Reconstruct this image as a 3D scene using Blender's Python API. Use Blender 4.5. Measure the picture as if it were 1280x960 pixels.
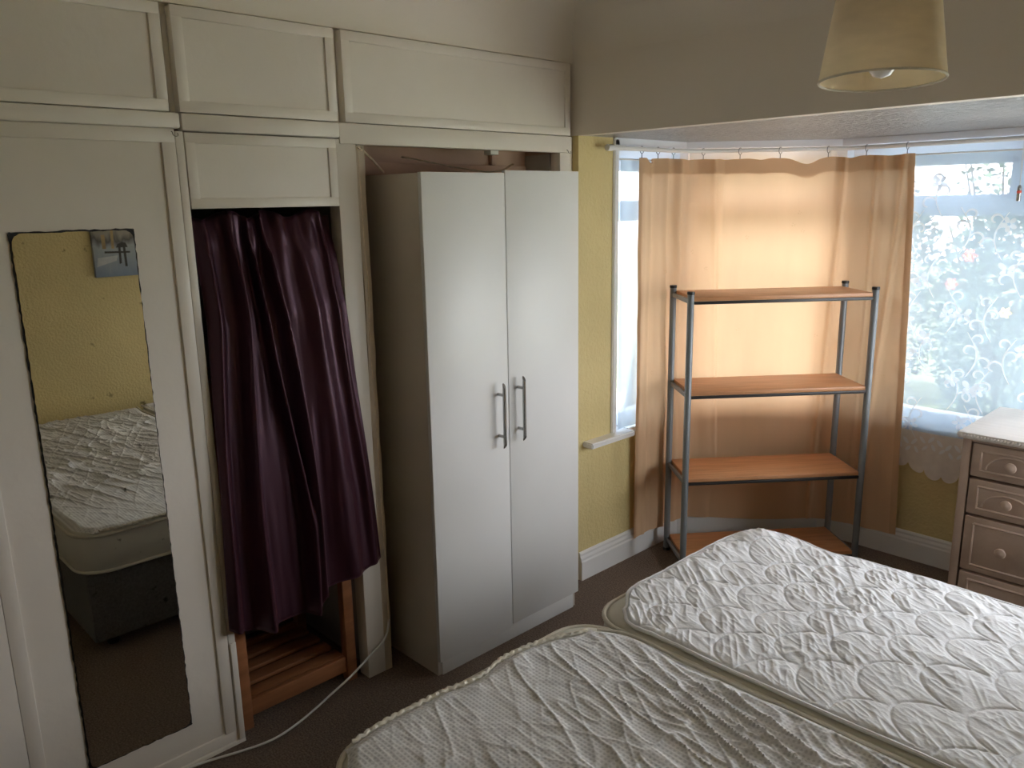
import bpy, bmesh, math, random
import numpy as np
from mathutils import Vector, Matrix

for o in list(bpy.data.objects):
    bpy.data.objects.remove(o)
scene = bpy.context.scene
COL = scene.collection
R = math.radians
random.seed(7)

# ------------------------------------------------------------------ camera
cam_d = bpy.data.cameras.new('camera')
cam = bpy.data.objects.new('camera', cam_d)
COL.objects.link(cam)
cam_d.sensor_width = 36.0
cam_d.lens = 1009.8 / 1280 * 36.0
cam_d.clip_start = 0.02
CAM = Vector((2.2305, -0.0024, 1.6533))
_y, _p, _r = R(46.383), R(12.77), R(-1.026)
fw = Vector((-math.sin(_y) * math.cos(_p), math.cos(_y) * math.cos(_p), -math.sin(_p)))
rt = Vector((math.cos(_y), math.sin(_y), 0))
up = rt.cross(fw)
rt2 = rt * math.cos(_r) + up * math.sin(_r)
up2 = -rt * math.sin(_r) + up * math.cos(_r)
m = Matrix((rt2, up2, -fw)).transposed().to_4x4()
m.translation = CAM
cam.matrix_world = m
scene.camera = cam

# ------------------------------------------------------------------ world, sun, window portals, exposure
SKY = 5.5
world = bpy.data.worlds.new('sky')
scene.world = world
world.use_nodes = True
bg = world.node_tree.nodes['Background']
bg.inputs[0].default_value = (0.95, 0.95, 1.0, 1)
bg.inputs[1].default_value = SKY
sun_d = bpy.data.lights.new('sun', 'SUN')
sun_d.energy = 12.0
sun_d.angle = R(1.0)
sun_d.color = (1.0, 0.96, 0.90)
sun = bpy.data.objects.new('sun', sun_d)
COL.objects.link(sun)
sun.rotation_euler = (R(18), 0, R(-20))        # comes over the roof from behind the house, lights the garden

# plan of the bay (inner faces)
XL, XR2, YH, YB = 0.02, 2.58, 2.49, 3.73
A = (XL, 3.22); B = (0.52, YB); C_ = (2.10, YB); D_ = (XR2, 3.22)
ZS, ZT, ZB, ZC = 0.61, 1.87, 1.90, 2.34
XRM, YF = 2.80, -1.25
def portal(p, q):
    d = bpy.data.lights.new('window_daylight', 'AREA')
    d.shape = 'RECTANGLE'
    v = Vector((q[0] - p[0], q[1] - p[1], 0))
    d.size = v.length; d.size_y = ZT - ZS
    d.cycles.is_portal = True
    o = bpy.data.objects.new('window_daylight', d)
    COL.objects.link(o)
    n = Vector((v.y, -v.x, 0)).normalized()      # points into the room
    zax = -n
    o.matrix_world = Matrix((Vector((0,0,1)).cross(zax), Vector((0, 0, 1)), zax)).transposed().to_4x4()
    o.location = Vector(((p[0] + q[0]) / 2, (p[1] + q[1]) / 2, (ZS + ZT) / 2)) - n * 0.17
for p, q in (((XL, 2.68), A), (A, B), (B, C_), (C_, D_), (D_, (XR2, 2.68))):
    portal(p, q)
scene.view_settings.view_transform = 'Standard'
scene.view_settings.look = 'None'
scene.view_settings.gamma = 1.0
scene.view_settings.use_curve_mapping = False
scene.view_settings.exposure = 1.18
scene.cycles.use_denoising = True
scene.cycles.max_bounces = 12
scene.cycles.diffuse_bounces = 7
scene.cycles.transparent_max_bounces = 24
scene.cycles.sample_clamp_indirect = 6.0
scene.cycles.caustics_reflective = False
scene.cycles.caustics_refractive = False

# ------------------------------------------------------------------ materials
MATS = {}
def nodes(name):
    mt = bpy.data.materials.new(name); mt.use_nodes = True
    nt = mt.node_tree; nt.nodes.clear()
    out = nt.nodes.new('ShaderNodeOutputMaterial')
    MATS[name] = mt
    return mt, nt, out
def link(nt, a, b): nt.links.new(a, b)
def noise_col(nt, col, var, scale, stretch=(1, 1, 1), detail=5, col2=None):
    tc = nt.nodes.new('ShaderNodeTexCoord')
    mp = nt.nodes.new('ShaderNodeMapping'); mp.inputs['Scale'].default_value = stretch
    link(nt, tc.outputs['Object'], mp.inputs[0])
    nz = nt.nodes.new('ShaderNodeTexNoise'); nz.inputs['Scale'].default_value = scale; nz.inputs['Detail'].default_value = detail
    link(nt, mp.outputs[0], nz.inputs['Vector'])
    cr = nt.nodes.new('ShaderNodeValToRGB')
    a = tuple(max(0, c * (1 - var)) for c in col); b = tuple(min(1, c * (1 + var)) for c in (col2 or col))
    cr.color_ramp.elements[0].position = 0.3; cr.color_ramp.elements[1].position = 0.7
    cr.color_ramp.elements[0].color = (*a, 1); cr.color_ramp.elements[1].color = (*b, 1)
    link(nt, nz.outputs[0], cr.inputs[0])
    return cr.outputs[0], mp
def M(name, col, rough=.5, var=.06, scale=6, bump=0, bscale=60, metal=0, stretch=(1, 1, 1), sheen=0, spec=.5, coat=0, col2=None, bdist=.01, voro=False, bstretch=None):
    mt, nt, out = nodes(name)
    b = nt.nodes.new('ShaderNodeBsdfPrincipled')
    c, mp = noise_col(nt, col, var, scale, stretch, col2=col2)
    link(nt, c, b.inputs['Base Color'])
    b.inputs['Roughness'].default_value = rough
    b.inputs['Metallic'].default_value = metal
    b.inputs['Specular IOR Level'].default_value = spec
    if sheen:
        b.inputs['Sheen Weight'].default_value = sheen; b.inputs['Sheen Roughness'].default_value = .4
    if coat: b.inputs['Coat Weight'].default_value = coat
    if bump:
        if voro:
            nz = nt.nodes.new('ShaderNodeTexVoronoi'); nz.inputs['Scale'].default_value = bscale
        else:
            nz = nt.nodes.new('ShaderNodeTexNoise'); nz.inputs['Scale'].default_value = bscale; nz.inputs['Detail'].default_value = 4
        if bstretch:
            mp = nt.nodes.new('ShaderNodeMapping'); mp.inputs['Scale'].default_value = bstretch
            tc = nt.nodes.new('ShaderNodeTexCoord'); link(nt, tc.outputs['Object'], mp.inputs[0])
        link(nt, mp.outputs[0], nz.inputs['Vector'])
        bp = nt.nodes.new('ShaderNodeBump'); bp.inputs['Strength'].default_value = bump; bp.inputs['Distance'].default_value = bdist
        link(nt, nz.outputs[0], bp.inputs['Height']); link(nt, bp.outputs[0], b.inputs['Normal'])
    link(nt, b.outputs[0], out.inputs[0])
    return mt
def cloth_trans(name, col, trans, var=.05, scale=8, stretch=(1, 1, 1), transp=0, tcol=None, rough=1):
    """thin woven cloth: diffuse + translucent (+ open weave)"""
    mt, nt, out = nodes(name)
    c, mp = noise_col(nt, col, var, scale, stretch)
    df = nt.nodes.new('ShaderNodeBsdfDiffuse'); tr = nt.nodes.new('ShaderNodeBsdfTranslucent')
    link(nt, c, df.inputs[0])
    if tcol: tr.inputs[0].default_value = (*tcol, 1)
    else: link(nt, c, tr.inputs[0])
    mx = nt.nodes.new('ShaderNodeMixShader'); mx.inputs[0].default_value = trans
    link(nt, df.outputs[0], mx.inputs[1]); link(nt, tr.outputs[0], mx.inputs[2])
    res = mx
    if transp:
        tp = nt.nodes.new('ShaderNodeBsdfTransparent')
        m2 = nt.nodes.new('ShaderNodeMixShader'); m2.inputs[0].default_value = transp
        link(nt, mx.outputs[0], m2.inputs[1]); link(nt, tp.outputs[0], m2.inputs[2]); res = m2
    link(nt, res.outputs[0], out.inputs[0])
    return mt

M('plaster', (.78, .72, .63), .75, .04, 1.5, .15, 14)
M('cream_paint', (.75, .69, .615), .38, .04, 2.5, .12, 22, col2=(.77, .72, .65))
M('cream_paint_worn', (.60, .50, .38), .5, .14, 9, .2, 30)
M('yellow_paper', (.69, .565, .27), .62, .06, 3, .5, 75, bdist=.010)
M('white_gloss', (.80, .80, .79), .28, .03, 3)
M('upvc', (.83, .85, .89), .3, .02, 3)
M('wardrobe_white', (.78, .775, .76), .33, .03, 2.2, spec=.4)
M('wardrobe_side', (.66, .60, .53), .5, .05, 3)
M('carpet', (.175, .128, .098), .95, .45, 150, .6, 200, bdist=.01)
M('closet_brown', (.54, .37, .27), .7, .15, 4)
M('closet_grey', (.42, .40, .37), .7, .1, 4)
M('artex', (.84, .81, .78), .24, .05, 3, 1.0, 26, bdist=.25, bstretch=(1.0, 2.6, 1.0))
M('shelf_wood', (.58, .27, .12), .38, .10, 5, stretch=(1, 14, 1), col2=(.64, .32, .155))
M('dark_rail', (.03, .028, .028), .4, .1)
M('grey_metal', (.22, .235, .25), .38, .08, 12, metal=.2)
M('chrome', (.42, .42, .41), .22, .03, metal=1.0)
M('pine', (.32, .13, .055), .45, .2, 4, stretch=(8, 1, 8))
M('black_flake', (.012, .010, .008), .6, .3, 40)
M('divan_grey', (.115, .112, .108), .9, .25, 120, .5, 200, sheen=.2)
M('mattress_side', (.64, .62, .55), .8, .06, 6)
M('piping', (.66, .62, .52), .8, .06, 20)
M('black_plastic', (.015, .015, .015), .4)
M('white_plastic', (.75, .74, .71), .4, .03)
M('string', (.70, .58, .43), .8, .15, 60)
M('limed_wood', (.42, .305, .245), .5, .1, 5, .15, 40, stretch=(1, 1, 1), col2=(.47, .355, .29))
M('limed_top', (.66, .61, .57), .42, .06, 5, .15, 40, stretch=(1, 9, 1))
M('brass_hook', (.35, .32, .27), .35, .1, metal=1)
M('grass', (.13, .16, .08), .9, .3, 3, .3, 40)
M('leaf_green', (.04, .075, .055), .5, .35, 5)
M('leaf_pale', (.13, .19, .11), .5, .3, 5)
M('bark', (.11, .08, .06), .9, .3, 10)
M('petal_red', (.75, .10, .06), .5, .2, 6)
M('petal_yellow', (.85, .62, .08), .5, .2, 6)
M('bulb_glass', (.86, .86, .86), .12, .02, spec=.8)
cloth_trans('orange_cloth', (.74, .515, .325), .215, .07, 5, (1, 1, .25))
cloth_trans('orange_hem', (.68, .46, .28), .18, .05, 6)
cloth_trans('net_ground', (.64, .79, .94), .135, .02, 8, transp=.17)  # white net; the blue haze of the sky is mixed into its colour
cloth_trans('net_motif', (.92, .93, .94), .50, .02, 8, transp=.05)
cloth_trans('net_lace', (.86, .80, .74), .2, .05, 30, transp=.05)
cloth_trans('shade_cloth', (.90, .82, .66), .42, .04, 20, (1, 1, 3))

# satin curtain
M('satin', (.021, .0048, .0078), .40, .12, 3, sheen=.3, spec=.7, stretch=(1, 1, .15), col2=(.025, .0056, .0098))
MATS['satin'].node_tree.nodes['Principled BSDF'].inputs['Sheen Tint'].default_value = (.62, .28, .40, 1)
MATS['satin'].node_tree.nodes['Principled BSDF'].inputs['Specular Tint'].default_value = (.90, .55, .72, 1)

def dotted():
    mt, nt, out = nodes('dotted_pad')
    b = nt.nodes.new('ShaderNodeBsdfPrincipled'); b.inputs['Roughness'].default_value = .85
    tc = nt.nodes.new('ShaderNodeTexCoord')
    mp = nt.nodes.new('ShaderNodeMapping'); mp.inputs['Scale'].default_value = (1 / .0112, 1 / .0112, 0)
    link(nt, tc.outputs['Object'], mp.inputs[0])
    vo = nt.nodes.new('ShaderNodeTexVoronoi'); vo.inputs['Scale'].default_value = 1; vo.inputs['Randomness'].default_value = .06
    vo.voronoi_dimensions = '2D'
    link(nt, mp.outputs[0], vo.inputs['Vector'])
    cr = nt.nodes.new('ShaderNodeValToRGB')
    cr.color_ramp.elements[0].position = .20; cr.color_ramp.elements[0].color = (.60, .60, .615, 1)
    cr.color_ramp.elements[1].position = .36; cr.color_ramp.elements[1].color = (.78, .78, .795, 1)
    link(nt, vo.outputs['Distance'], cr.inputs[0]); link(nt, cr.outputs[0], b.inputs['Base Color'])
    bp = nt.nodes.new('ShaderNodeBump'); bp.inputs['Strength'].default_value = .3; bp.inputs['Distance'].default_value = .003
    link(nt, vo.outputs['Distance'], bp.inputs['Height']); link(nt, bp.outputs[0], b.inputs['Normal'])
    link(nt, b.outputs[0], out.inputs[0])
dotted()
M('quilt_white', (.82, .83, .86), .7, .02, 12, .12, 160)

def glass():
    mt, nt, out = nodes('glass')
    tp = nt.nodes.new('ShaderNodeBsdfTransparent'); gl = nt.nodes.new('ShaderNodeBsdfGlossy'); gl.inputs['Roughness'].default_value = .03
    tp.inputs[0].default_value = (.97, .985, .98, 1)
    fr = nt.nodes.new('ShaderNodeFresnel'); fr.inputs[0].default_value = 1.25
    mx = nt.nodes.new('ShaderNodeMixShader')
    link(nt, fr.outputs[0], mx.inputs[0]); link(nt, tp.outputs[0], mx.inputs[1]); link(nt, gl.outputs[0], mx.inputs[2])
    link(nt, mx.outputs[0], out.inputs[0])
glass()
def mirror_mat():
    mt, nt, out = nodes('mirror_silver')
    b = nt.nodes.new('ShaderNodeBsdfPrincipled'); b.inputs['Metallic'].default_value = 1; b.inputs['Roughness'].default_value = .012
    tc = nt.nodes.new('ShaderNodeTexCoord')
    nz = nt.nodes.new('ShaderNodeTexNoise'); nz.inputs['Scale'].default_value = 26; nz.inputs['Detail'].default_value = 6
    link(nt, tc.outputs['Object'], nz.inputs['Vector'])
    cr = nt.nodes.new('ShaderNodeValToRGB')
    cr.color_ramp.elements[0].position = .25; cr.color_ramp.elements[0].color = (.20, .19, .16, 1)
    cr.color_ramp.elements[1].position = .33; cr.color_ramp.elements[1].color = (.80, .80, .75, 1)
    link(nt, nz.outputs[0], cr.inputs[0]); link(nt, cr.outputs[0], b.inputs['Base Color'])
    link(nt, b.outputs[0], out.inputs[0])
mirror_mat()
def painting():
    """loose blue-grey street painting with a dark figure and warm uprights, object coords: y 0..1 across, z 0..1 up (scaled)"""
    mt, nt, out = nodes('painting')
    b = nt.nodes.new('ShaderNodeBsdfPrincipled'); b.inputs['Roughness'].default_value = .5
    tc = nt.nodes.new('ShaderNodeTexCoord'); sp = nt.nodes.new('ShaderNodeSeparateXYZ'); link(nt, tc.outputs['Object'], sp.inputs[0])
    nz = nt.nodes.new('ShaderNodeTexNoise'); nz.inputs['Scale'].default_value = 9; nz.inputs['Detail'].default_value = 3
    mp = nt.nodes.new('ShaderNodeMapping'); mp.inputs['Scale'].default_value = (1, 3, 1); link(nt, tc.outputs['Object'], mp.inputs[0]); link(nt, mp.outputs[0], nz.inputs['Vector'])
    ad = nt.nodes.new('ShaderNodeMath'); ad.operation = 'MULTIPLY_ADD'; ad.inputs[1].default_value = .12; link(nt, nz.outputs[0], ad.inputs[0]); link(nt, sp.outputs[2], ad.inputs[2])
    cr = nt.nodes.new('ShaderNodeValToRGB'); r = cr.color_ramp
    r.elements[0].position = 0; r.elements[0].color = (.16, .22, .32, 1)
    r.elements[1].position = .95; r.elements[1].color = (.42, .40, .34, 1)
    for p, c in ((.12, (.30, .36, .42)), (.22, (.42, .47, .48)), (.27, (.14, .13, .12)), (.31, (.38, .36, .30)), (.40, (.45, .40, .28))):
        e = r.elements.new(p); e.color = (*c, 1)
    link(nt, ad.outputs[0], cr.inputs[0]); link(nt, cr.outputs[0], b.inputs['Base Color']); link(nt, b.outputs[0], out.inputs[0])
painting()

# ------------------------------------------------------------------ mesh helpers
ORG = {}
class MB:
    def __init__(s): s.bm = bmesh.new()
    def box(s, x0, x1, y0, y1, z0, z1, bev=0, seg=2):
        r = bmesh.ops.create_cube(s.bm, size=1)
        vs = r['verts']
        for v in vs:
            v.co = Vector(((x0 + x1) / 2 + v.co.x * (x1 - x0), (y0 + y1) / 2 + v.co.y * (y1 - y0), (z0 + z1) / 2 + v.co.z * (z1 - z0)))
        if bev:
            es = list({e for v in vs for e in v.link_edges})
            bmesh.ops.bevel(s.bm, geom=es, offset=bev, segments=seg, affect='EDGES', profile=.5)
        return s
    def prism(s, poly, z0, z1):
        a = [s.bm.verts.new((x, y, z0)) for x, y in poly]; b = [s.bm.verts.new((x, y, z1)) for x, y in poly]
        n = len(poly)
        s.bm.faces.new(list(reversed(a))); s.bm.faces.new(b)
        for i in range(n): s.bm.faces.new((a[i], a[(i + 1) % n], b[(i + 1) % n], b[i]))
        return s
    def loft(s, secs, closed=True, cap=True):
        rows = [[s.bm.verts.new(p) for p in sec] for sec in secs]
        n = len(rows[0])
        for a, b in zip(rows, rows[1:]):
            for i in range(n if closed else n - 1):
                s.bm.faces.new((a[i], a[(i + 1) % n], b[(i + 1) % n], b[i]))
        if cap and closed:
            s.bm.faces.new(list(reversed(rows[0]))); s.bm.faces.new(rows[-1])
        return s
    def tube(s, path, r, n=8, cap=True, closed=False):
        P = [Vector(p) for p in path]; secs = []
        N = len(P)
        prev = None
        for i in range(N):
            if closed: t = (P[(i + 1) % N] - P[i - 1]).normalized()
            else: t = (P[min(i + 1, N - 1)] - P[max(i - 1, 0)]).normalized()
            if prev is None:
                a = Vector((0, 0, 1)) if abs(t.z) < .9 else Vector((1, 0, 0))
                u = t.cross(a).normalized()
            else:
                u = (prev - t * prev.dot(t)).normalized()
            prev = u; w = t.cross(u)
            rr = r[i] if isinstance(r, (list, tuple)) else r
            secs.append([P[i] + (u * math.cos(2 * math.pi * k / n) + w * math.sin(2 * math.pi * k / n)) * rr for k in range(n)])
        if closed: secs.append(secs[0])
        return s.loft(secs, True, cap and not closed)
    def lathe(s, prof, c=(0, 0, 0), axis='z', n=24, cap=False):
        secs = []
        for r, h in prof:
            ring = []
            for k in range(n):
                a = 2 * math.pi * k / n
                p = (r * math.cos(a), r * math.sin(a), h)
                if axis == 'y': p = (p[0], h, p[1])
                if axis == 'x': p = (h, p[0], p[1])
                ring.append(Vector(p) + Vector(c))
            secs.append(ring)
        return s.loft(secs, True, cap)
    def grid(s, pts):
        rows = [[s.bm.verts.new(p) for p in r] for r in pts]
        for a, b in zip(rows, rows[1:]):
            for i in range(len(a) - 1): s.bm.faces.new((a[i], a[i + 1], b[i + 1], b[i]))
        return s
    def build(s, name, mat, parent=None, smooth=True, solid=0, ang=35, normals=True):
        me = bpy.data.meshes.new(name)
        if normals: bmesh.ops.recalc_face_normals(s.bm, faces=s.bm.faces)
        s.bm.to_mesh(me); s.bm.free()
        return link_mesh(name, me, mat, parent, smooth, solid, ang)
def link_mesh(name, me, mat, parent=None, smooth=True, solid=0, ang=35):
    o = bpy.data.objects.new(name, me); COL.objects.link(o)
    me.materials.append(MATS[mat])
    if smooth:
        me.polygons.foreach_set('use_smooth', [True] * len(me.polygons))
        me.set_sharp_from_angle(angle=R(ang))
    if parent is not None:
        off = ORG.get(parent.name, Vector((0, 0, 0)))
        ORG[o.name] = off
        if off.length: me.transform(Matrix.Translation(-off))
        o.parent = parent
    if solid:
        md = o.modifiers.new('thickness', 'SOLIDIFY'); md.thickness = solid; md.offset = 0
    return o
def np_grid(name, X, Y, Z, mat, parent=None, solid=0, closed=False):
    h, w = X.shape
    v = np.stack([X, Y, Z], -1).reshape(-1, 3)
    i = np.arange(h * w).reshape(h, w)
    f = np.stack([i[:-1, :-1], i[:-1, 1:], i[1:, 1:], i[1:, :-1]], -1).reshape(-1, 4)
    me = bpy.data.meshes.new(name)
    me.from_pydata(v.tolist(), [], f.tolist())
    return link_mesh(name, me, mat, parent, True, solid, 80)
def root(name, loc, label, cat, group=None):
    o = bpy.data.objects.new(name, None); COL.objects.link(o); o.empty_display_size = .1
    o.location = loc; ORG[o.name] = Vector(loc)
    return tag(o, label, cat, group)
def lroot(name, label, cat, group=None):
    o = bpy.data.objects.new(name, None); COL.objects.link(o); o.empty_display_size = .1
    ORG[o.name] = Vector((0, 0, 0))
    return tag(o, label, cat, group)
def tag(o, label, cat, group=None):
    o['label'] = label; o['category'] = cat
    if group: o['group'] = group
    return o
def struct(o, label=None):
    o['kind'] = 'structure'
    if label: o['label'] = label
    return o
def bx(name, mat, parent, *a, bev=.002, **k): return MB().box(*a, bev=bev).build(name, mat, parent, **k)

# value noise
_rng = np.random.RandomState(11)
_LAT = _rng.rand(256, 256) * 2 - 1
def vnoise(x, y, ox=0, oy=0):
    x = np.asarray(x, float) + ox; y = np.asarray(y, float) + oy
    xi = np.floor(x).astype(int); yi = np.floor(y).astype(int)
    fx = x - xi; fy = y - yi
    fx = fx * fx * fx * (fx * (fx * 6 - 15) + 10); fy = fy * fy * fy * (fy * (fy * 6 - 15) + 10)
    g = lambda a, b: _LAT[a % 256, b % 256]
    return (g(xi, yi) * (1 - fx) + g(xi + 1, yi) * fx) * (1 - fy) + (g(xi, yi + 1) * (1 - fx) + g(xi + 1, yi + 1) * fx) * fy

# ------------------------------------------------------------------ the room shell
fl = [(-.62, YF), (XRM, YF), (XRM, YH + .1), (XR2 + .1, YH + .1), (XR2 + .1, 3.25), (2.15, YB + .1), (.45, YB + .1), (XL - .1, 3.25), (XL - .1, 2.6), (-.62, 2.6)]
struct(MB().prism(fl, -.06, 0).build('floor', 'carpet', smooth=False), 'dark brown carpet with a short pile')
struct(bx('ceiling', 'plaster', None, -.7, XRM + .1, YF - .1, YH + .25, ZC, ZC + .08, bev=0), 'plain plaster ceiling in shade')
# plaster cove: above the fitted cupboards and along the wall over the bay
def cove2(along):
    secs = []
    for k in range(11):
        a = math.pi / 2 * k / 10
        secs.append(along(.15 - .15 * math.cos(a), ZC - .15 + .15 * math.sin(a)))
    return MB().grid(secs)
struct(cove2(lambda d, z: [(-.012 + d, y, z - .0005) for y in np.linspace(YF, YH, 4)]).build('trim_1', 'plaster', ang=80), 'plaster cove above the cupboards')
struct(cove2(lambda d, z: [(x, YH - d, z - .0005) for x in np.linspace(-.01, XRM, 4)]).build('trim_2', 'plaster', ang=80), 'plaster cove above the bay')
struct(bx('wall_left', 'plaster', None, -.62, -.012, YF, YH, 2.17, ZC, bev=0), 'plaster strip over the cupboards')
struct(bx('wall_bay_header', 'plaster', None, -.7, XRM, YH, YH + .05, ZB - .0005, ZC, bev=0), 'plaster wall over the bay opening')
struct(bx('wall_closet', 'closet_brown', None, -.70, -.62, YF, 2.6, 0, ZC, bev=0))
struct(bx('wall_right', 'yellow_paper', None, XRM, XRM + .1, YF, YH + .1, 0, ZC, bev=0), 'yellow papered wall behind the bed heads')
struct(bx('wall_back', 'plaster', None, -.7, XRM + .1, YF - .1, YF, 0, ZC, bev=0))
struct(bx('wall_bay_return', 'yellow_paper', None, XR2, XRM, YH, YH + .24, 0, ZB, bev=0))
struct(bx('wall_closet_end', 'closet_brown', None, -.7, -.001, YH + .001, 2.62, 0, ZB - .001, bev=0))
# bay ceiling (artex)
bay = [(-.2, YH + .051), (XR2 + .25, YH + .051), (XR2 + .25, 3.3), (2.2, YB + .22), (.4, YB + .22), (-.2, 3.3)]
struct(MB().prism(bay, ZB, ZB + .45).build('ceiling_bay', 'artex', smooth=False), 'white textured ceiling of the bay')

def seg_frame(p, q):
    v = Vector((q[0] - p[0], q[1] - p[1], 0)); L = v.length; t = v / L
    n = Vector((-t.y, t.x, 0))            # outward
    def at(s, d, z): return Vector((p[0], p[1], 0)) + t * s + n * d + Vector((0, 0, z))
    return L, at
def sbox(mb, at, s0, s1, d0, d1, z0, z1, bev=0):
    P = [at(s, d, z) for s in (s0, s1) for d in (d0, d1) for z in (z0, z1)]
    vs = [mb.bm.verts.new(p_) for p_ in P]
    for f in ((0, 1, 3, 2), (4, 6, 7, 5), (0, 4, 5, 1), (2, 3, 7, 6), (0, 2, 6, 4), (1, 5, 7, 3)):
        mb.bm.faces.new([vs[k] for k in f])
    if bev:
        bmesh.ops.bevel(mb.bm, geom=list({e for v in vs for e in v.link_edges}), offset=bev, segments=2, affect='EDGES')
    return mb
sides = [('bay_left', (XL, YH), A), ('bay_cant_left', A, B), ('bay_front', B, C_), ('bay_cant_right', C_, D_), ('bay_right', D_, (XR2, YH))]
# windows: offsets along each segment where glass begins and ends
wn = 0
for nm, p, q in sides:
    L, at = seg_frame(p, q)
    e0 = .235 if nm == 'bay_left' else .045
    e1 = .19 if nm == 'bay_right' else .045
    mb = MB()
    sbox(mb, at, -.02, L + .02, 0, .2, 0, ZS)
    if e0 > .1: sbox(mb, at, 0, e0 - .02, 0, .2, ZS, ZB)
    if e1 > .1: sbox(mb, at, L - (e1 - .02), L, 0, .2, ZS, ZB)
    struct(mb.build('wall_' + nm, 'yellow_paper', smooth=False), {'bay_left': 'yellow papered return wall of the bay beside the white wardrobe', 'bay_front': 'yellow papered wall under the net curtain window'}.get(nm))
    # skirting: board, moulded top
    mb = MB()
    prof = [(0, 0), (-.020, 0), (-.020, .085), (-.016, .092), (-.016, .102), (-.010, .112), (-.010, .122), (-.004, .13), (0, .13)]
    s0 = 0 if nm in ('bay_left',) else 0
    mb.loft([[at(s, d, z) for d, z in prof] for s in (s0 + .003, L)])
    struct(mb.build('baseboard_' + nm, 'white_gloss', ang=25), 'white moulded skirting board')
    # window sill board
    mb = MB()
    if nm == 'bay_left':
        sbox(mb, at, .03, .325, -.055, .12, ZS, ZS + .025, bev=.005); sbox(mb, at, .326, L + .01, -.014, .12, ZS, ZS + .025, bev=.003)
    else: sbox(mb, at, -.01, L + .01, -.014, .12, ZS, ZS + .025, bev=.003)
    wn += 1
    struct(mb.build('trim_%d' % (wn + 2), 'white_gloss', ang=40), 'white window sill board')
    # window
    w = bpy.data.objects.new('window_%d' % wn, None); COL.objects.link(w); ORG[w.name] = Vector((0, 0, 0)); struct(w, 'white framed window with a top vent')
    z0, z1 = ZS + .025, ZT
    a, b = (e0 - .02 if e0 > .1 else .0), L - (e1 - .02 if e1 > .1 else .0)
    fwid = .055
    mb = MB()
    sbox(mb, at, a, b, .05, .12, z0, z0 + .06, .004); sbox(mb, at, a, b, .05, .12, z1 - .06, z1, .004)
    sbox(mb, at, a, a + fwid, .05, .12, z0 + .055, z1 - .055, .004); sbox(mb, at, b - fwid, b, .05, .12, z0 + .055, z1 - .055, .004)
    mb.build('frame', 'upvc', w)
    mb = MB(); sbox(mb, at, a + fwid, b - fwid, .045, .12, 1.558, 1.632, .004); mb.build('transom', 'upvc', w)
    mb = MB(); sbox(mb, at, a, b, -.012, .2, z1, ZB + .001, .003); mb.build('head_trim', 'upvc', w)
    if b - a > 1.2: cuts = [a + fwid, .70, 1.13, b - fwid]
    else: cuts = [a + fwid, b - fwid]
    for c in cuts[1:-1]:
        mb = MB(); sbox(mb, at, c, c + .10, .05, .12, 1.632, z1 - .06, .004); mb.build('mullion', 'upvc', w)
    for i in range(len(cuts) - 1):
        s0 = cuts[i] + (.10 if i else 0); s1 = cuts[i + 1]
        mb = MB()
        for bb in ((s0, s1, 1.632, 1.645), (s0, s1, z1 - .10, z1 - .06), (s0, s0 + .022, 1.64, z1 - .07), (s1 - .022, s1, 1.64, z1 - .07)):
            sbox(mb, at, bb[0], bb[1], .058, .11, bb[2], bb[3], .003)
        v_ = mb.build('vent_sash', 'upvc', w)
        mb = MB(); sbox(mb, at, s0, s1, .083, .087, 1.63, z1 - .05); mb.build('pane', 'glass', w, smooth=False)
    mb = MB(); sbox(mb, at, a + fwid, b - fwid, .083, .087, z0 + .05, 1.56); mb.build('pane', 'glass', w, smooth=False)
for k, (cx, cy) in enumerate((A, B, C_, D_)):
    dx, dy = (-1 if cx < 1 else 1) * (.92 if k in (0, 3) else .38), (.38 if k in (0, 3) else .92)
    px_, py_ = cx + dx * .06, cy + dy * .06
    struct(MB().lathe([(0, ZS + .02), (.058, ZS + .02), (.058, ZB), (0, ZB)], (px_, py_, 0), n=8).build('trim_%d' % (10 + k), 'upvc'), 'white corner post of the bay window')
# white jamb upright where the left bay window meets the yellow wall
L, at = seg_frame((XL, YH), A)
mb = MB(); sbox(mb, at, .213, .245, -.012, .12, ZS + .024, ZB - .004, .004)
struct(mb.build('trim_9', 'white_gloss'), 'white upright trim between yellow wall and bay window')

# ------------------------------------------------------------------ fitted cupboards
XF = 0.0          # door fronts
def panel_door(parent, y0, y1, z0, z1, name='door', bw=.034, x=XF, t=.02, rec=.006, label=None, mat='cream_paint'):
    """framed door: proud border round a recessed flat panel"""
    mb = MB()
    mb.box(x - t, x, y0, y1, z0, z0 + bw, bev=.002); mb.box(x - t, x, y0, y1, z1 - bw, z1, bev=.002)
    mb.box(x - t, x, y0, y0 + bw, z0 + bw - .002, z1 - bw + .002, bev=.0015); mb.box(x - t, x, y1 - bw, y1, z0 + bw - .002, z1 - bw + .002, bev=.0015)
    d = mb.build(name, mat, parent)
    bx('panel', mat, d, x - t, x - rec, y0 + bw - .003, y1 - bw + .003, z0 + bw - .003, z1 - bw + .003, bev=0)
    if label: d['label'] = label
    return d
def hook(parent, y, z, x=.001):
    pts = [(x, y, z + .006), (x + .006, y, z + .005)] + [(x + .008 + .004 * math.sin(a), y + .007 * (1 - math.cos(a)) , z - .001 - .006 * math.sin(a) ) for a in np.linspace(0, 3.6, 9)]
    return MB().tube(pts, .0013, 6).build('hook', 'brass_hook', parent)
ups = [(-1.22, .897, 'overhead cupboard above the mirrored door, cut off by the photo edge'),
       (.924, 1.41, 'small overhead cupboard above the purple curtain'),
       (1.435, 2.466, 'wide overhead cupboard above the white wardrobe')]
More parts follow.
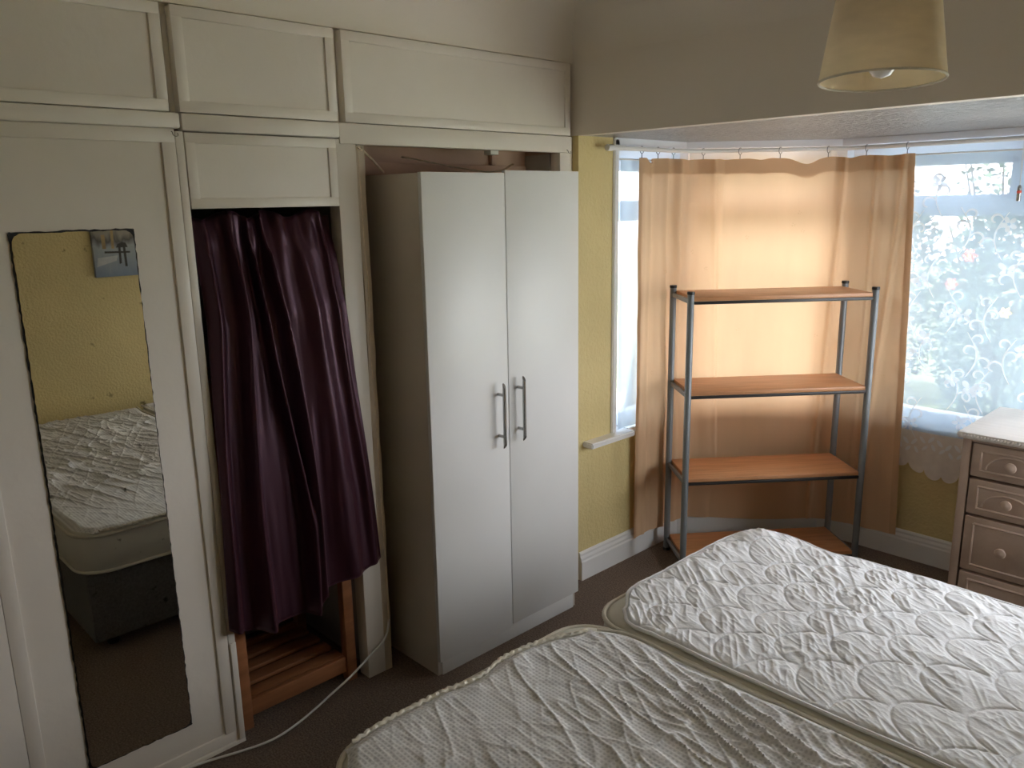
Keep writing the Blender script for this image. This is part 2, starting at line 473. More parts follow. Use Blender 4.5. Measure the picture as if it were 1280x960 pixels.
for i, (y0, y1, lab) in enumerate(ups):
    r_ = root('overhead_cupboard', (-.3, (y0 + y1) / 2, 1.8974), lab, 'cupboard', 'overhead cupboards')
    a0, a1 = y0 - .013, y1 + .013
    mb = MB()
    if i == 2: a1 = YH - .001
    mb.box(-.60, -.034, a0 + .0005, a0 + .014, 1.8975, 2.1695); mb.box(-.60, -.034, a1 - .014, a1 - .0005, 1.8975, 2.1695)
    mb.box(-.60, -.034, a0 + .014, a1 - .014, 1.8975, 1.912); mb.box(-.60, -.034, a0 + .014, a1 - .014, 2.155, 2.1695); mb.box(-.61, -.60, a0 + .0005, a1 - .0005, 1.8975, 2.1695)
    mb.build('carcass', 'cream_paint', r_)
    panel_door(r_, y0, y1, 1.899, 2.166, bw=.03, x=.0, t=.033)
fw_ = root('fitted_wardrobe', (-.3, 1.0, 0), 'cream fitted wardrobe along the wall with a tall mirrored door', 'wardrobe')
# rails between overhead cupboards and lower doors
bx('fascia_rail', 'cream_paint', fw_, -.03, .010, YF + .001, .918, 1.856, 1.8965, bev=.006)
bx('fascia_rail', 'cream_paint', fw_, -.03, .007, .9225, 1.409, 1.851, 1.8965, bev=.006)
bx('fascia_rail', 'cream_paint', fw_, -.03, .002, 1.4095, 2.47, 1.834, 1.8965, bev=.003)
# tall mirrored door
dr = panel_door(fw_, .347, .903, .012, 1.8555, 'mirror_door', bw=.036, rec=.007, t=.022)
dr['label'] = 'tall cream door carrying a worn mirror'
bx('side_panel', 'cream_paint', fw_, -.022, .002, YF + .001, .3455, .0, 1.852, bev=.002)
# mirror: black backing with ragged edge, silvered glass with rounded corners
def ragged(y0, y1, z0, z1, rad, amp, step=.012, seed=1):
    rng = random.Random(seed); P = []
    cs = [((y1 - rad, z1 - rad), 0), ((y0 + rad, z1 - rad), 90), ((y0 + rad, z0 + rad), 180), ((y1 - rad, z0 + rad), 270)]
    pts = []
    for (c, a0) in cs:
        for k in range(7):
            a = R(a0 + 90 * k / 6); pts.append((c[0] + rad * math.cos(a), c[1] + rad * math.sin(a)))
    pts.append(pts[0])
    for (ay, az), (by, bz) in zip(pts, pts[1:]):
        n = max(1, int(math.hypot(by - ay, bz - az) / step))
        for k in range(n):
            f = k / n; P.append((ay + (by - ay) * f + rng.uniform(-amp, amp), az + (bz - az) * f + rng.uniform(-amp, amp)))
    return P
def plate(P, x0, x1):
    mb = MB()
    a = [mb.bm.verts.new((x0, y, z)) for y, z in P]; b = [mb.bm.verts.new((x1, y, z)) for y, z in P]
    n = len(P)
    for i in range(n): mb.bm.faces.new((a[i], a[(i + 1) % n], b[(i + 1) % n], b[i]))
    mb.bm.faces.new(b); mb.bm.faces.new(list(reversed(a)))
    return mb
mi = plate(ragged(.487, .7685, .135, 1.597, .024, .0011, seed=3), -.0045, -.0012).build('mirror', 'mirror_silver', dr, smooth=False)
mi['label'] = 'tall old mirror with blackened chipped edges'
plate(ragged(.4835, .7715, .1315, 1.601, .006, .0016, seed=5), -.0065, -.0035).build('mirror_backing', 'black_flake', dr, smooth=False)
# posts and panels round the curtained opening
bx('post', 'cream_paint', fw_, -.05, -.001, .9045, .9265, 0, 1.85, bev=.002)
panel_door(fw_, .929, 1.396, 1.647, 1.848, 'fascia_panel', bw=.028, rec=.005, t=.018)
bx('post', 'cream_paint', fw_, -.06, -.002, 1.3965, 1.468, 0, 1.848, bev=.002)
# chipped beige strip up the post
mb = MB(); rng = random.Random(4); P = []
zz = np.linspace(0, 1.832, 26)
secs = []
for z in zz:
    w0 = 1.468 + rng.uniform(-.004, .004) * (1 if .3 < z < 1.5 else .2); w1 = 1.4985 + rng.uniform(-.003, .002)
    secs.append([(-.075, w0, z), (-.003, w0, z), (-.002, w1, z), (-.075, w1, z)])
mb.loft(secs); mb.build('jamb_strip', 'cream_paint_worn', fw_, ang=60)
bx('end_post', 'cream_paint', fw_, -.05, .0, 2.404, 2.4655, 0, 1.8335, bev=.002)
bx('end_post', 'cream_paint', fw_, -.05, -.012, 2.466, YH - .001, 0, 1.8965, bev=.001)
bx('jamb', 'closet_grey', fw_, -.30, -.052, 2.398, 2.404, 0, 1.83, bev=0)
# closet inside
bx('partition', 'closet_grey', fw_, -.60, -.06, .906, .924, 0, 1.85, bev=0)
bx('partition', 'closet_grey', fw_, -.60, -.08, 1.44, 1.462, 0, 1.85, bev=0)
bx('partition', 'closet_brown', fw_, -.60, -.06, 2.41, 2.43, 0, 1.85, bev=0)
bx('closet_top', 'closet_brown', fw_, -.60, -.035, .93, 2.405, 1.852, 1.868, bev=0)
bx('back_board', 'closet_grey', fw_, -.615, -.602, .93, 1.44, 0, 1.85, bev=0)
hook(fw_, .895, 1.842); hook(fw_, 1.466, 1.826, .003); hook(fw_, 2.44, 1.838, .003)
bx('door_catch', 'white_plastic', fw_, -.045, -.008, 2.045, 2.085, 1.818, 1.8335, bev=.002)
bx('curtain_batten', 'black_flake', fw_, -.075, -.06, .93, 1.396, 1.662, 1.675, bev=.001)
# dark loose battens inside the top of the opening
bx('batten', 'closet_brown', fw_, -.189, -.175, 1.53, 2.39, 1.748, 1.79, bev=.002)
bx('batten', 'closet_brown', fw_, -.189, -.17, 2.2, 2.22, 1.791, 1.851, bev=.002)
bx('back_sheet', 'closet_brown', fw_, -.20, -.19, 1.50, 2.40, 1.748, 1.85, bev=0)
bx('mirror_door_foot', 'cream_paint', fw_, -.02, .006, YF + .001, .926, 0, .0115, bev=.001)
bx('post_block', 'cream_paint', fw_, 0, .006, .9065, .9255, .012, .345, bev=.002)

# string and bent strip
s_ = MB().tube([(.009, 1.467, 1.822), (-.01, 1.50, 1.815), (-.05, 1.56, 1.793), (-.09, 1.63, 1.7545)], .004, 6).build('string', 'string')
tag(s_, 'beige string from a hook down to the wardrobe top', 'string')
pth = [(.009, 1.468, 1.818), (.008, 1.471, 1.70), (.006, 1.474, 1.5), (.008, 1.479, 1.42), (.007, 1.472, 1.2), (.008, 1.479, 1.0), (.007, 1.481, .7), (.009, 1.484, .4), (.010, 1.4835, .19)]
s_ = MB().tube(pth, .0018, 6).build('thin_cord', 'string'); tag(s_, 'thin cord hanging down the chipped post beside the wardrobe', 'cord')
pth = [(-.10, 1.72, 1.806), (-.09, 1.80, 1.795), (-.07, 1.90, 1.778), (-.05, 2.0, 1.7645), (-.045, 2.08, 1.7575), (-.06, 2.16, 1.768), (-.10, 2.24, 1.79)]
P = [Vector(p) for p in pth]
mb = MB(); mb.loft([[p + Vector((0, 0, .0035)), p + Vector((.012, 0, .0)), p + Vector((0, 0, -.0035)), p + Vector((-.012, 0, 0))] for p in P])
tag(mb.build('curved_strip', 'string'), 'bent beige strip lying on top of the white wardrobe', 'strip')
pth = [(.011, .60, .006), (.013, .753, .006), (.049, .882, .006), (.066, .95, .006), (.068, 1.01, .006), (.055, 1.08, .008), (.04, 1.15, .016), (.028, 1.22, .032), (.02, 1.30, .055), (.014, 1.37, .085), (.012, 1.41, .105), (.011, 1.445, .121), (.010, 1.466, .14), (.0095, 1.478, .165), (.0075, 1.4865, .20)]
def smooth_path(P, n=6):
    P = [Vector(p) for p in P]; out = []
    for i in range(len(P) - 1):
        a, b, c, d = P[max(i - 1, 0)], P[i], P[i + 1], P[min(i + 2, len(P) - 1)]
        for k in range(n):
            t = k / n
            out.append(.5 * ((2 * b) + (c - a) * t + (2 * a - 5 * b + 4 * c - d) * t * t + (3 * b - a - 3 * c + d) * t ** 3))
    out.append(P[-1]); return out
tag(MB().tube(smooth_path(pth), .0038, 8).build('power_cable', 'white_plastic'), 'white cable trailing over the carpet and up the post', 'cable')

# ------------------------------------------------------------------ wooden slatted rack in the opening
rk = root('slatted_rack', (-.2, 1.16, 0), 'orange pine slatted rack standing behind the purple curtain', 'rack')
for (x, y) in ((-.055, .9575), (-.055, 1.352), (-.40, .9575), (-.40, 1.352)):
    bx('leg', 'pine', rk, x - .018, x + .018, y - .019, y + .019, 0, 1.15, bev=.003)
for zz_ in (.05, .60, 1.08):
    for x in (-.055, -.40):
        bx('rail', 'pine', rk, x - .011, x + .011, .977, 1.3325, zz_ - .012, zz_ + .045, bev=.003)
    for k in range(4):
        xx = -.095 - k * .078
        bx('slat', 'pine', rk, xx - .028, xx + .028, .974, 1.3355, zz_ + .028, zz_ + .044, bev=.003)

# ------------------------------------------------------------------ purple satin curtain
def purple():
    nu, nt_ = 170, 90
    u = np.linspace(0, 1, nu)[None, :]; t = np.linspace(0, 1, nt_)[:, None]
    hy = np.array([.90, .96, 1.013, 1.118, 1.19, 1.215, 1.30, 1.385, 1.465]); hz = np.array([.400, .372, .360, .358, .352, .41, .42, .432, .448])
    # broad folds at irregular places, sharper ridges towards the viewer
    cen = [(.035, .030, .6), (.215, .034, 1.05), (.515, .022, .85), (.575, .026, 1.0), (.80, .07, .6), (.94, .03, .35)]
    top = [.06, .215, .335, .465, .69, .90]
    ridge = np.zeros((nt_, nu)); 
    for (c, w, a), c0 in zip(cen, top):
        cc = c0 + (c - c0) * np.minimum(1, t * 1.3) + .008 * np.sin(t * 7 + c * 30)
        ww = w * (.75 + .45 * t)
        ridge += a * np.exp(-((u - cc) / ww) ** 2)
    ridge += .12 * vnoise(u * 9 + 0 * t, t * 2.5 + 0 * u) + .05 * vnoise(u * 26 + 0 * t, t * 5 + 0 * u)
    # gathered heading
    ridge += np.exp(-(t / .07) ** 2) * (.75 * vnoise(u * 15 + 0 * t, t * 16 + 0 * u, 5, 9))
    w_ = np.clip((t - .2) / .8, 0, 1)
    y = (.938 - .036 * w_) * (1 - u) + (1.388 + .076 * w_) * u
    y = y + .006 * np.sin(t * 5 + u * 9) * np.sin(np.pi * u)
    base = -.050 + .062 * np.clip(t / .24, 0, 1)
    amp = .046 + .014 * t
    x = base + amp * ridge * np.where(t < .08, .75, 1)
    zb = np.interp(y[-1], hy, hz)[None, :]
    zt_ = 1.640 - .022 * (np.sin(u * 21) * .5 + .5) - .02 * u * 0
    z = zt_ + (zb - zt_) * t
    x = np.where(z > 1.60, np.minimum(x, -.022 + (1.647 - z) * .35), x)
    c = root('satin_curtain', (0.02, 1.18, .40), 'dark purple satin curtain covering the narrow closet opening', 'curtain')
    np_grid('cloth', x, y, z, 'satin', c, solid=.0012)
    rod = MB().tube([(-.05, .928, 1.652), (-.05, 1.394, 1.652)], .004, 8).build('curtain_wire', 'grey_metal', c)
purple()

# ------------------------------------------------------------------ white two-door wardrobe
wd = root('wardrobe', (-.08, 1.944, 0), 'white two-door wardrobe with chrome bar handles', 'wardrobe')
WX, W0, W1, WH = .18, 1.58, 2.308, 1.75
mb = MB()
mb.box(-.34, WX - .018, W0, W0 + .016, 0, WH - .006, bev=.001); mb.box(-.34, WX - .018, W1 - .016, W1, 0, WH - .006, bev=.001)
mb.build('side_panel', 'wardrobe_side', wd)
bx('top_panel', 'wardrobe_white', wd, -.34, WX - .018, W0 + .016, W1 - .016, WH - .024, WH - .006, bev=.001)
bx('bottom_panel', 'wardrobe_white', wd, -.34, WX - .04, W0 + .016, W1 - .016, .07, .088, bev=.001)
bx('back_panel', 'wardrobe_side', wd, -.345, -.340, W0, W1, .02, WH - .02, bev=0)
bx('plinth', 'wardrobe_white', wd, WX - .03, WX - .012, W0 + .016, W1 - .016, .0, .069, bev=.001)
for k, (y0, y1, dz) in enumerate(((W0 - .002, 1.9325, 0), (1.9365, W1 + .002, .009))):
    d = bx('door', 'wardrobe_white', wd, WX - .017, WX, y0, y1, .060 + dz, WH - .004 + dz, bev=.0012)
    hy = 1.882 if k == 0 else 1.980; z0, z1 = (.800, 1.020) if k == 0 else (.808, 1.030)
    mb = MB()
    # bar with slanted ends
    secs = []
    for z, sl in ((z0, 1), (z1, -1)):
        secs.append([(WX + .033 + .0065 * math.cos(a), hy + .0065 * math.sin(a), z + sl * .010 * math.cos(a)) for a in np.linspace(0, 2 * math.pi, 13)[:-1]])
    mb.loft(secs)
    hd = mb.build('handle', 'chrome', d)
    for z in (z0 + .034, z1 - .034):
        mb = MB(); mb.tube([(WX - .0005, hy, z), (WX + .0285, hy, z)], .0055, 10)
        mb.build('handle_post', 'chrome', d)

# ------------------------------------------------------------------ shelving unit across the bay corner
su = lroot('shelving_unit', 'four-tier shelving unit of orange wood on grey metal posts before the curtain', 'shelves')
SW, SD = .797, .272
posts = [(0, 0), (SW, 0), (0, SD), (SW, SD)]
for k, (x, y) in enumerate(posts):
    p = MB().lathe([(.0145, 0), (.0145, 1.252), (.013, 1.255), (.0, 1.255)], (x, y, .006), n=16).build('post', 'grey_metal', su)
    MB().lathe([(.0, 1.2605), (.0158, 1.2605), (.0165, 1.266), (.0155, 1.272), (0, 1.272)], (x, y, 0), n=16).build('post_cap', 'black_plastic', p)
    MB().lathe([(0, 0), (.017, 0), (.017, .012), (.0, .012)], (x, y, 0), n=16).build('foot', 'black_plastic', p)
for z in (.075, .452, .842, 1.248):
    s = bx('shelf', 'shelf_wood', su, .012, SW - .012, -.004, SD + .004, z - .017, z, bev=.0015)
    for yy in (-.0065, SD + .0065):
        bx('shelf_rail', 'dark_rail', s, .013, SW - .013, yy - .003, yy + .006, z - .030, z - .0175, bev=.001)
    for xx in (0, SW):
        bx('side_bar', 'grey_metal', s, xx - .006, xx + .006, .0125, SD - .0125, z - .028, z - .010, bev=.001)
su.location = (.318, 2.858, 0)
su.rotation_euler = (0, 0, R(50.5))

# ------------------------------------------------------------------ curtain pole, orange curtain, net
def path_fn(pts, rad=.12):
    """rounded polyline -> function s in metres"""
    P = [Vector((x, y, 0)) for x, y in pts]; out = [P[0]]
    for i in range(1, len(P) - 1):
        a = (P[i - 1] - P[i]).normalized(); b = (P[i + 1] - P[i]).normalized()
        rr = min(rad, (P[i - 1] - P[i]).length * .45, (P[i + 1] - P[i]).length * .45)
        p0, p1 = P[i] + a * rr, P[i] + b * rr
        for k in range(9):
            t = k / 8; out.append(p0 * (1 - t) ** 2 + P[i] * 2 * t * (1 - t) + p1 * t * t)
    out.append(P[-1])
    ss = [0]
    for a, b in zip(out, out[1:]): ss.append(ss[-1] + (b - a).length)
    xs = [p.x for p in out]; ys = [p.y for p in out]
    return ss[-1], lambda s: (np.interp(s, ss, xs), np.interp(s, ss, ys))
RL, rail_at = path_fn([(.075, 2.63), (.075, 3.18), (.55, 3.665), (2.05, 3.665), (2.52, 3.20), (2.52, 2.6)])
ZR = 1.855
rl = root('curtain_pole', (.075, 2.63, 1.80), 'white bay curtain pole bent round the windows', 'curtain pole')
ss = np.linspace(0, RL, 90); rx, ry = rail_at(ss)
MB().tube([(x, y, ZR) for x, y in zip(rx, ry)], .0095, 10).build('pole', 'white_plastic', rl)
MB().lathe([(0, -.035), (.013, -.03), (.013, .0), (.0095, .004)], (.075, 2.63, ZR), axis='y', n=14).build('end_cap', 'white_plastic', rl)
for s in (.10, .62, 1.18, 1.75, 2.35, 2.9):
    x, y = rail_at(s); x2, y2 = rail_at(s + .01)
    t = Vector((x2 - x, y2 - y, 0)).normalized(); n = Vector((-t.y, t.x, 0))
    p = Vector((x, y, ZR))
    MB().tube([p, p + n * .045 + Vector((0, 0, .006)), p + n * .06 + Vector((0, 0, .006))], .005, 8).build('bracket', 'white_plastic', rl)
# curtain starts at s where y = 2.82
def s_of(fn): 
    v = [fn(*rail_at(s)) for s in ss]; return ss[int(np.argmin(v))]
sA = s_of(lambda x, y: abs(y - 2.825) + (x > .3)); sB = s_of(lambda x, y: abs(x - .862) + (y < 3.5))
hooks_f = [.015, .10, .185, .315, .44, .575, .735, .855, .985]
for f in hooks_f:
    s = sA + (sB - sA) * f; x, y = rail_at(s)
    ring = MB().tube([(x, y + .0, ZR - .001)] and [(x + .012 * math.cos(a) * .0, y + .0135 * math.cos(a), ZR - .003 + .0145 * math.sin(a)) for a in np.linspace(0, 2 * math.pi, 15)[:-1]], .0016, 6, closed=True)
    ring.tube([(x, y, ZR - .017), (x, y, ZR - .036)], .0018, 6)
    ring.build('curtain_ring', 'grey_metal', rl)
def orange():
    nu, nz = 260, 110
    u = np.linspace(0, 1, nu)[None, :]; t = np.linspace(0, 1, nz)[:, None]
    lenp, cpath = path_fn([(.062, 2.825), (.055, 3.15), (.21, 3.40), (.52, 3.690), (.862, 3.690)], .10)
    lenb, bpath = path_fn([(.045, 2.855), (.050, 3.15), (.19, 3.395), (.51, 3.692), (.915, 3.695)], .10)
    X0, Y0 = cpath(u[0] * lenp); X1, Y1 = bpath(u[0] * lenb)
    w = t ** .8
    x = X0[None, :] * (1 - w) + X1[None, :] * w; y = Y0[None, :] * (1 - w) + Y1[None, :] * w
    tx = np.gradient(x, axis=1); ty = np.gradient(y, axis=1); l = np.hypot(tx, ty); nx, ny = ty / l, -tx / l
    # folds that start at the hooks and soften downwards, some slanting
    f = .010 * np.sin(u * 2 * np.pi * 9.2 + 1.1 * np.sin(u * 7)) * (1 - .5 * t) + .006 * np.sin(u * 2 * np.pi * 5 + 2 + 1.6 * t)
    for c0, c1, a, wd_ in ((.06, .05, .014, .018), (.13, .14, .012, .014), (.20, .20, .015, .02), (.34, .37, .008, .012), (.50, .53, .009, .012), (.78, .70, .011, .010), (.88, .83, .010, .010), (.97, .86, .010, .012), (.62, .63, .008, .02)):
        cc = c0 + (c1 - c0) * t; f = f + 1.35 * a * np.exp(-((u - cc) / (wd_ * .75)) ** 2) * np.where(c0 > .7, 1, 1 - .3 * t)
    f = f + .0055 * vnoise(u * 22 + 0 * t, t * 5 + 0 * u) + .0015 * vnoise(u * 40 + 0 * t, t * 22 + 0 * u, 3, 8)
    f = np.clip(f, -.012, .03)
    f = f * (1 - .75 * np.exp(-((x - .62) / .09) ** 4) * (y > 3.55))
    x = x + nx * f; y = y + ny * f
    hf = np.array(hooks_f)
    dist = np.min(np.abs(u[0][:, None] - hf[None, :]), axis=1)
    sag = -.006 * np.clip(dist / .06, 0, 1) ** 1.5 - .022 * np.exp(-((u[0] - .65) / .04) ** 2) - .020 * np.exp(-((u[0] - .055) / .016) ** 2) + .003 * vnoise(u[0] * 30, u[0] * 0 + 6.6)
    zt_ = (1.822 + sag)[None, :]
    zb = (.088 + .012 * np.sin(u * 8) + .008 * u)
    z = zt_ + (zb - zt_) * t
    x = np.maximum(x, XL + .024 + .0 * x)
    y = np.minimum(y, YB - .033)
    lim = (3.205 - .034 * 1.42) - (y - x)
    push = np.minimum(lim, 0) / 2
    x = x - push; y = y + push
    c = root('orange_curtain', (.45, 3.3, .09), 'unlined orange curtain drawn across the bay corner window', 'curtain')
    np_grid('cloth', x, y, z, 'orange_cloth', c)
    # heading band: doubled cloth, and side hems
    nb = int(nz * .052)
    np_grid('heading_band', x[:nb] + nx[:nb] * .0025, y[:nb] + ny[:nb] * .0025, z[:nb], 'orange_hem', c)
    np_grid('side_hem', x[:, -6:] + nx[:, -6:] * .002, y[:, -6:] + ny[:, -6:] * .002, z[:, -6:], 'orange_hem', c)
    np_grid('side_hem', x[:, :4] + nx[:, :4] * .002, y[:, :4] + ny[:, :4] * .002, z[:, :4], 'orange_hem', c)
    # small woven sprigs
    mb = MB(); rng = random.Random(9)
    for k in range(26):
        iu = rng.randrange(12, nu - 14); it = rng.randrange(14, nz - 8)
        P0 = Vector((x[it, iu] + nx[it, iu] * .0016, y[it, iu] + ny[it, iu] * .0016, z[it, iu]))
        T = Vector((x[it, iu + 3] - x[it, iu - 3], y[it, iu + 3] - y[it, iu - 3], 0)).normalized(); Zv = Vector((0, 0, 1))
        for j in range(5):
            a = j * 1.257 + rng.random(); r1 = .011
            d1 = T * math.cos(a) + Zv * math.sin(a); d2 = T * -math.sin(a) + Zv * math.cos(a)
            vs = [mb.bm.verts.new(P0 + d1 * .003), mb.bm.verts.new(P0 + d1 * r1 * .6 + d2 * .0022), mb.bm.verts.new(P0 + d1 * r1), mb.bm.verts.new(P0 + d1 * r1 * .6 - d2 * .0022)]
            mb.bm.faces.new(vs)
    sp = mb.build('woven_sprigs', 'orange_hem', c, smooth=False); sp['kind'] = 'stuff'
orange()

NY = 3.710
def net():
    c = root('net_curtain', (1.3, NY, .43), 'white floral net curtain hanging over the bright window', 'net curtain')
    def wave(x): return NY + .002 * np.sin(x * 23) + .001 * np.sin(x * 41 + 1)
    x = np.linspace(.60, 1.56, 260)
    ph = (x / .072) % 1.0
    scal = .034 * np.sqrt(np.clip(1 - (2 * ph - 1) ** 2, 0, 1)) + .02 * np.cos(x * 2 * np.pi / .36)
    zb = .455 - scal
    t = np.linspace(0, 1, 40)[:, None]
    zl = .615
    Z = 1.812 + (zl - 1.812) * t + 0 * x[None, :]; X = x[None, :] + 0 * t
    np_grid('net', X, wave(X) , Z, 'net_ground', c)
    t = np.linspace(0, 1, 10)[:, None]
    Z = zl + (zb[None, :] - zl) * t; X = x[None, :] + 0 * t
    b = np_grid('lace_border', X, wave(X) - .001 * t, Z, 'net_lace', c); b['label'] = 'scalloped lace border'
    MB().tube([(.58, NY, 1.815), (1.60, NY, 1.815)], .0035, 8).build('net_wire', 'white_plastic', c)
    # embroidered motifs: ribbons, petals and butterflies lying on the net
    mb = MB(); rng = random.Random(21)
    def put(x_, z_): return Vector((x_, float(wave(x_)) - .0025, z_))
    def ribbon(pts, w):
        L_ = []; N = len(pts)
        for i, (a, b_) in enumerate(pts):
            p, q = pts[max(i - 1, 0)], pts[min(i + 1, N - 1)]
            tx, tz = q[0] - p[0], q[1] - p[1]; l = math.hypot(tx, tz) or 1
            ww = w * (.35 + .65 * math.sin(math.pi * min(1, (i + .6) / N)))
            L_.append([put(a - tz / l * ww, b_ + tx / l * ww), put(a + tz / l * ww, b_ - tx / l * ww)])
        mb.grid(L_)
    def blob(cx, cz, rx_, rz_, rot, n=10):
        vs = []
        for k in range(n):
            a = 2 * math.pi * k / n; px_, pz_ = rx_ * math.cos(a), rz_ * math.sin(a)
            vs.append(mb.bm.verts.new(put(cx + px_ * math.cos(rot) - pz_ * math.sin(rot), cz + px_ * math.sin(rot) + pz_ * math.cos(rot))))
        mb.bm.faces.new(vs)
    def curl(cx, cz, r, a0, turn, sgn):
        return [(cx + r * (1 - .62 * k / 13) * math.cos(a0 + sgn * turn * k / 13), cz + r * (1 - .62 * k / 13) * math.sin(a0 + sgn * turn * k / 13)) for k in range(14)]
    def flower(cx, cz, r):
        a0 = rng.random() * 6
        for k in range(5):
            a = a0 + k * 1.2566; blob(cx + r * .6 * math.cos(a), cz + r * .6 * math.sin(a), r * .46, r * .30, a)
    def butterfly(cx, cz, s, rot):
        for dx, dz, rx_, rz_, ro in ((-.55, .35, .55, .33, 2.5), (.55, .35, .55, .33, .65), (-.38, -.3, .38, .25, .7), (.38, -.3, .38, .25, 2.45)):
            ca, sa = math.cos(rot), math.sin(rot)
            blob(cx + s * (dx * ca - dz * sa), cz + s * (dx * sa + dz * ca), s * rx_, s * rz_, ro + rot)
    z = .56
    for row in range(7):
        n = 9
        for k in range(n):
            cx = .66 + (k + (.5 if row % 2 else 0)) * .158 + rng.uniform(-.02, .02); cz = .66 + row * .165 + rng.uniform(-.02, .02)
            if cx > 1.5: continue
            if row >= 4 and rng.random() < .25 * (row - 3): continue
            fl_ = 1 if (k + row) % 2 else -1
            stem = [(cx + fl_ * .035 * math.sin(t_ * 3.4), cz - .09 + .19 * t_) for t_ in np.linspace(0, 1, 14)]
            ribbon(stem, .0034)
            for (dz, r, s_) in ((-.03, .034, fl_), (.02, .030, -fl_), (.07, .026, fl_)):
                ox = cx + fl_ * .035 * math.sin((dz + .09) / .19 * 3.4)
                ribbon(curl(ox + s_ * r, cz + dz, r, math.pi if s_ > 0 else 0, 4.6, -s_), .0048)
            if rng.random() < .55: flower(cx + rng.uniform(-.05, .05), cz + rng.uniform(-.03, .07), .031)
            if rng.random() < .5: butterfly(cx + fl_ * .06, cz + rng.uniform(-.05, .05), .036, rng.uniform(-.6, .6))
    for k in range(25):      # leaves in the lace border
        cx = .63 + k * .036; cz = .575 + .012 * math.sin(k * 1.3)
        blob(cx, cz, .019, .0075, .9 if k % 2 else 2.3); blob(cx + .012, cz - .035, .016, .007, 2.1 if k % 2 else .8)
    o = mb.build('embroidery', 'net_motif', c, smooth=False); o['kind'] = 'stuff'; o['label'] = 'white vines, flowers and butterflies'
net()
c = root('net_curtain', (.031, 2.93, .64), 'narrow net curtain in the sliver of left bay window', 'net curtain')
yy = np.linspace(2.74, 3.17, 60)[None, :]; tt = np.linspace(0, 1, 20)[:, None]
np_grid('net', .030 + .003 * np.sin(yy * 60) + 0 * tt, yy + 0 * tt, 1.812 + (.645 - 1.812) * tt + 0 * yy, 'net_ground', c)
MB().tube([(.030, 2.73, 1.815), (.030, 3.17, 1.815)], .0035, 8).build('net_wire', 'white_plastic', c)
# small weighted pull on a cord in front of the net
pc = root('blind_pull', (1.262, 3.680, 1.617), 'small silver weight hanging on a cord before the net', 'cord pull')
MB().lathe([(.0, 0), (.0075, .001), (.008, .006), (.008, .05), (.0065, .058), (.003, .062), (0, .062)], (1.262, 3.680, 1.617), n=14).build('weight', 'chrome', pc)
MB().tube([(1.262, 3.680, 1.678), (1.262, 3.674, 1.75), (1.262, 3.667, 1.846)], .0015, 6).build('cord', 'white_plastic', pc)
MB().lathe([(.0082, 0), (.0084, .002), (.0084, .008), (.0082, .01)], (1.262, 3.680, 1.648), n=14).build('band', 'petal_red', pc)

# ------------------------------------------------------------------ chest of drawers
ch = lroot('chest_of_drawers', 'limed wood chest of drawers with round knobs and rope-edged top', 'chest of drawers')
CW, CD, CH = .80, .46, .772
mb = MB()
mb.box(0, .022, .0, CD, 0, CH, bev=.002); mb.box(CW - .022, CW, 0, CD, 0, CH, bev=.002); mb.box(.022, CW - .022, CD - .012, CD, .03, CH - .01); mb.box(.022, CW - .022, .02, CD - .012, CH - .02, CH - .004)
mb.build('carcass', 'limed_wood', ch)
mb = MB(); mb.box(.0, .030, -.012, .0, 0, CH, bev=.002); mb.box(CW - .030, CW, -.012, 0, 0, CH, bev=.002)
mb.box(.030, CW - .030, -.010, .002, .0, .045, bev=.002); mb.box(.030, CW - .030, -.010, .002, CH - .012, CH, bev=.001); mb.build('face_frame', 'limed_wood', ch)
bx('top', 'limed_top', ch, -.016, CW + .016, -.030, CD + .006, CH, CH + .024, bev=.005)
# rope moulding round the top's edge
mb = MB()
n = 74
def bead(c, ax):
    d = Vector((.6, 0, .8)) if ax == 'x' else Vector((0, .6, .8))
    mb.tube([Vector(c) - d * .0065, Vector(c) - d * .003, Vector(c) + d * .003, Vector(c) + d * .0065], [.002, .0042, .0042, .002], 6)
for k in range(n): bead((-.010 + (CW + .02) * (k + .5) / n, -.031, CH + .012), 'x')
for k in range(42): bead((-.0165, -.024 + (CD + .02) * (k + .5) / 42, CH + .012), 'y')
mo = mb.build('rope_moulding', 'limed_top', ch); mo['kind'] = 'stuff'
dz = [(.632, .758, True), (.486, .622, True), (.262, .476, False), (.052, .252, False)]
for z0, z1, arch in dz:
    x0, x1 = .036, CW - .036
    d = bx('drawer', 'limed_wood', ch, x0, x1, -.016, .38, z0, z1, bev=.004)
    mb = MB(); yy = -.016
    def bar(a, b_): mb.tube([(a[0], yy, a[1]), (b_[0], yy, b_[1])], .0048, 6)
    i = .032
    bar((x0 + i, z0 + i * .8), (x1 - i, z0 + i * .8)); bar((x0 + i, z1 - i * .8), (x1 - i, z1 - i * .8)); bar((x0 + i, z0 + i * .8), (x0 + i, z1 - i * .8)); bar((x1 - i, z0 + i * .8), (x1 - i, z1 - i * .8))
    if arch:
        for cx in (.17, CW - .17):
            pts = [(cx + .085 * math.cos(a), yy, z0 + .034 + .058 * math.sin(a)) for a in np.linspace(0, math.pi, 15)]
            mb.tube(pts, .0042, 6)
    mb.build('moulding', 'limed_wood', d)
    for cx in (.17, CW - .17):
        MB().lathe([(.010, 0), (.009, -.006), (.008, -.011), (.016, -.016), (.0195, -.023), (.018, -.030), (.010, -.034), (0, -.035)], (cx, -.016, (z0 + z1) / 2), axis='y', n=18).build('knob', 'limed_wood', d)
ch.location = (1.305, 3.195, 0)

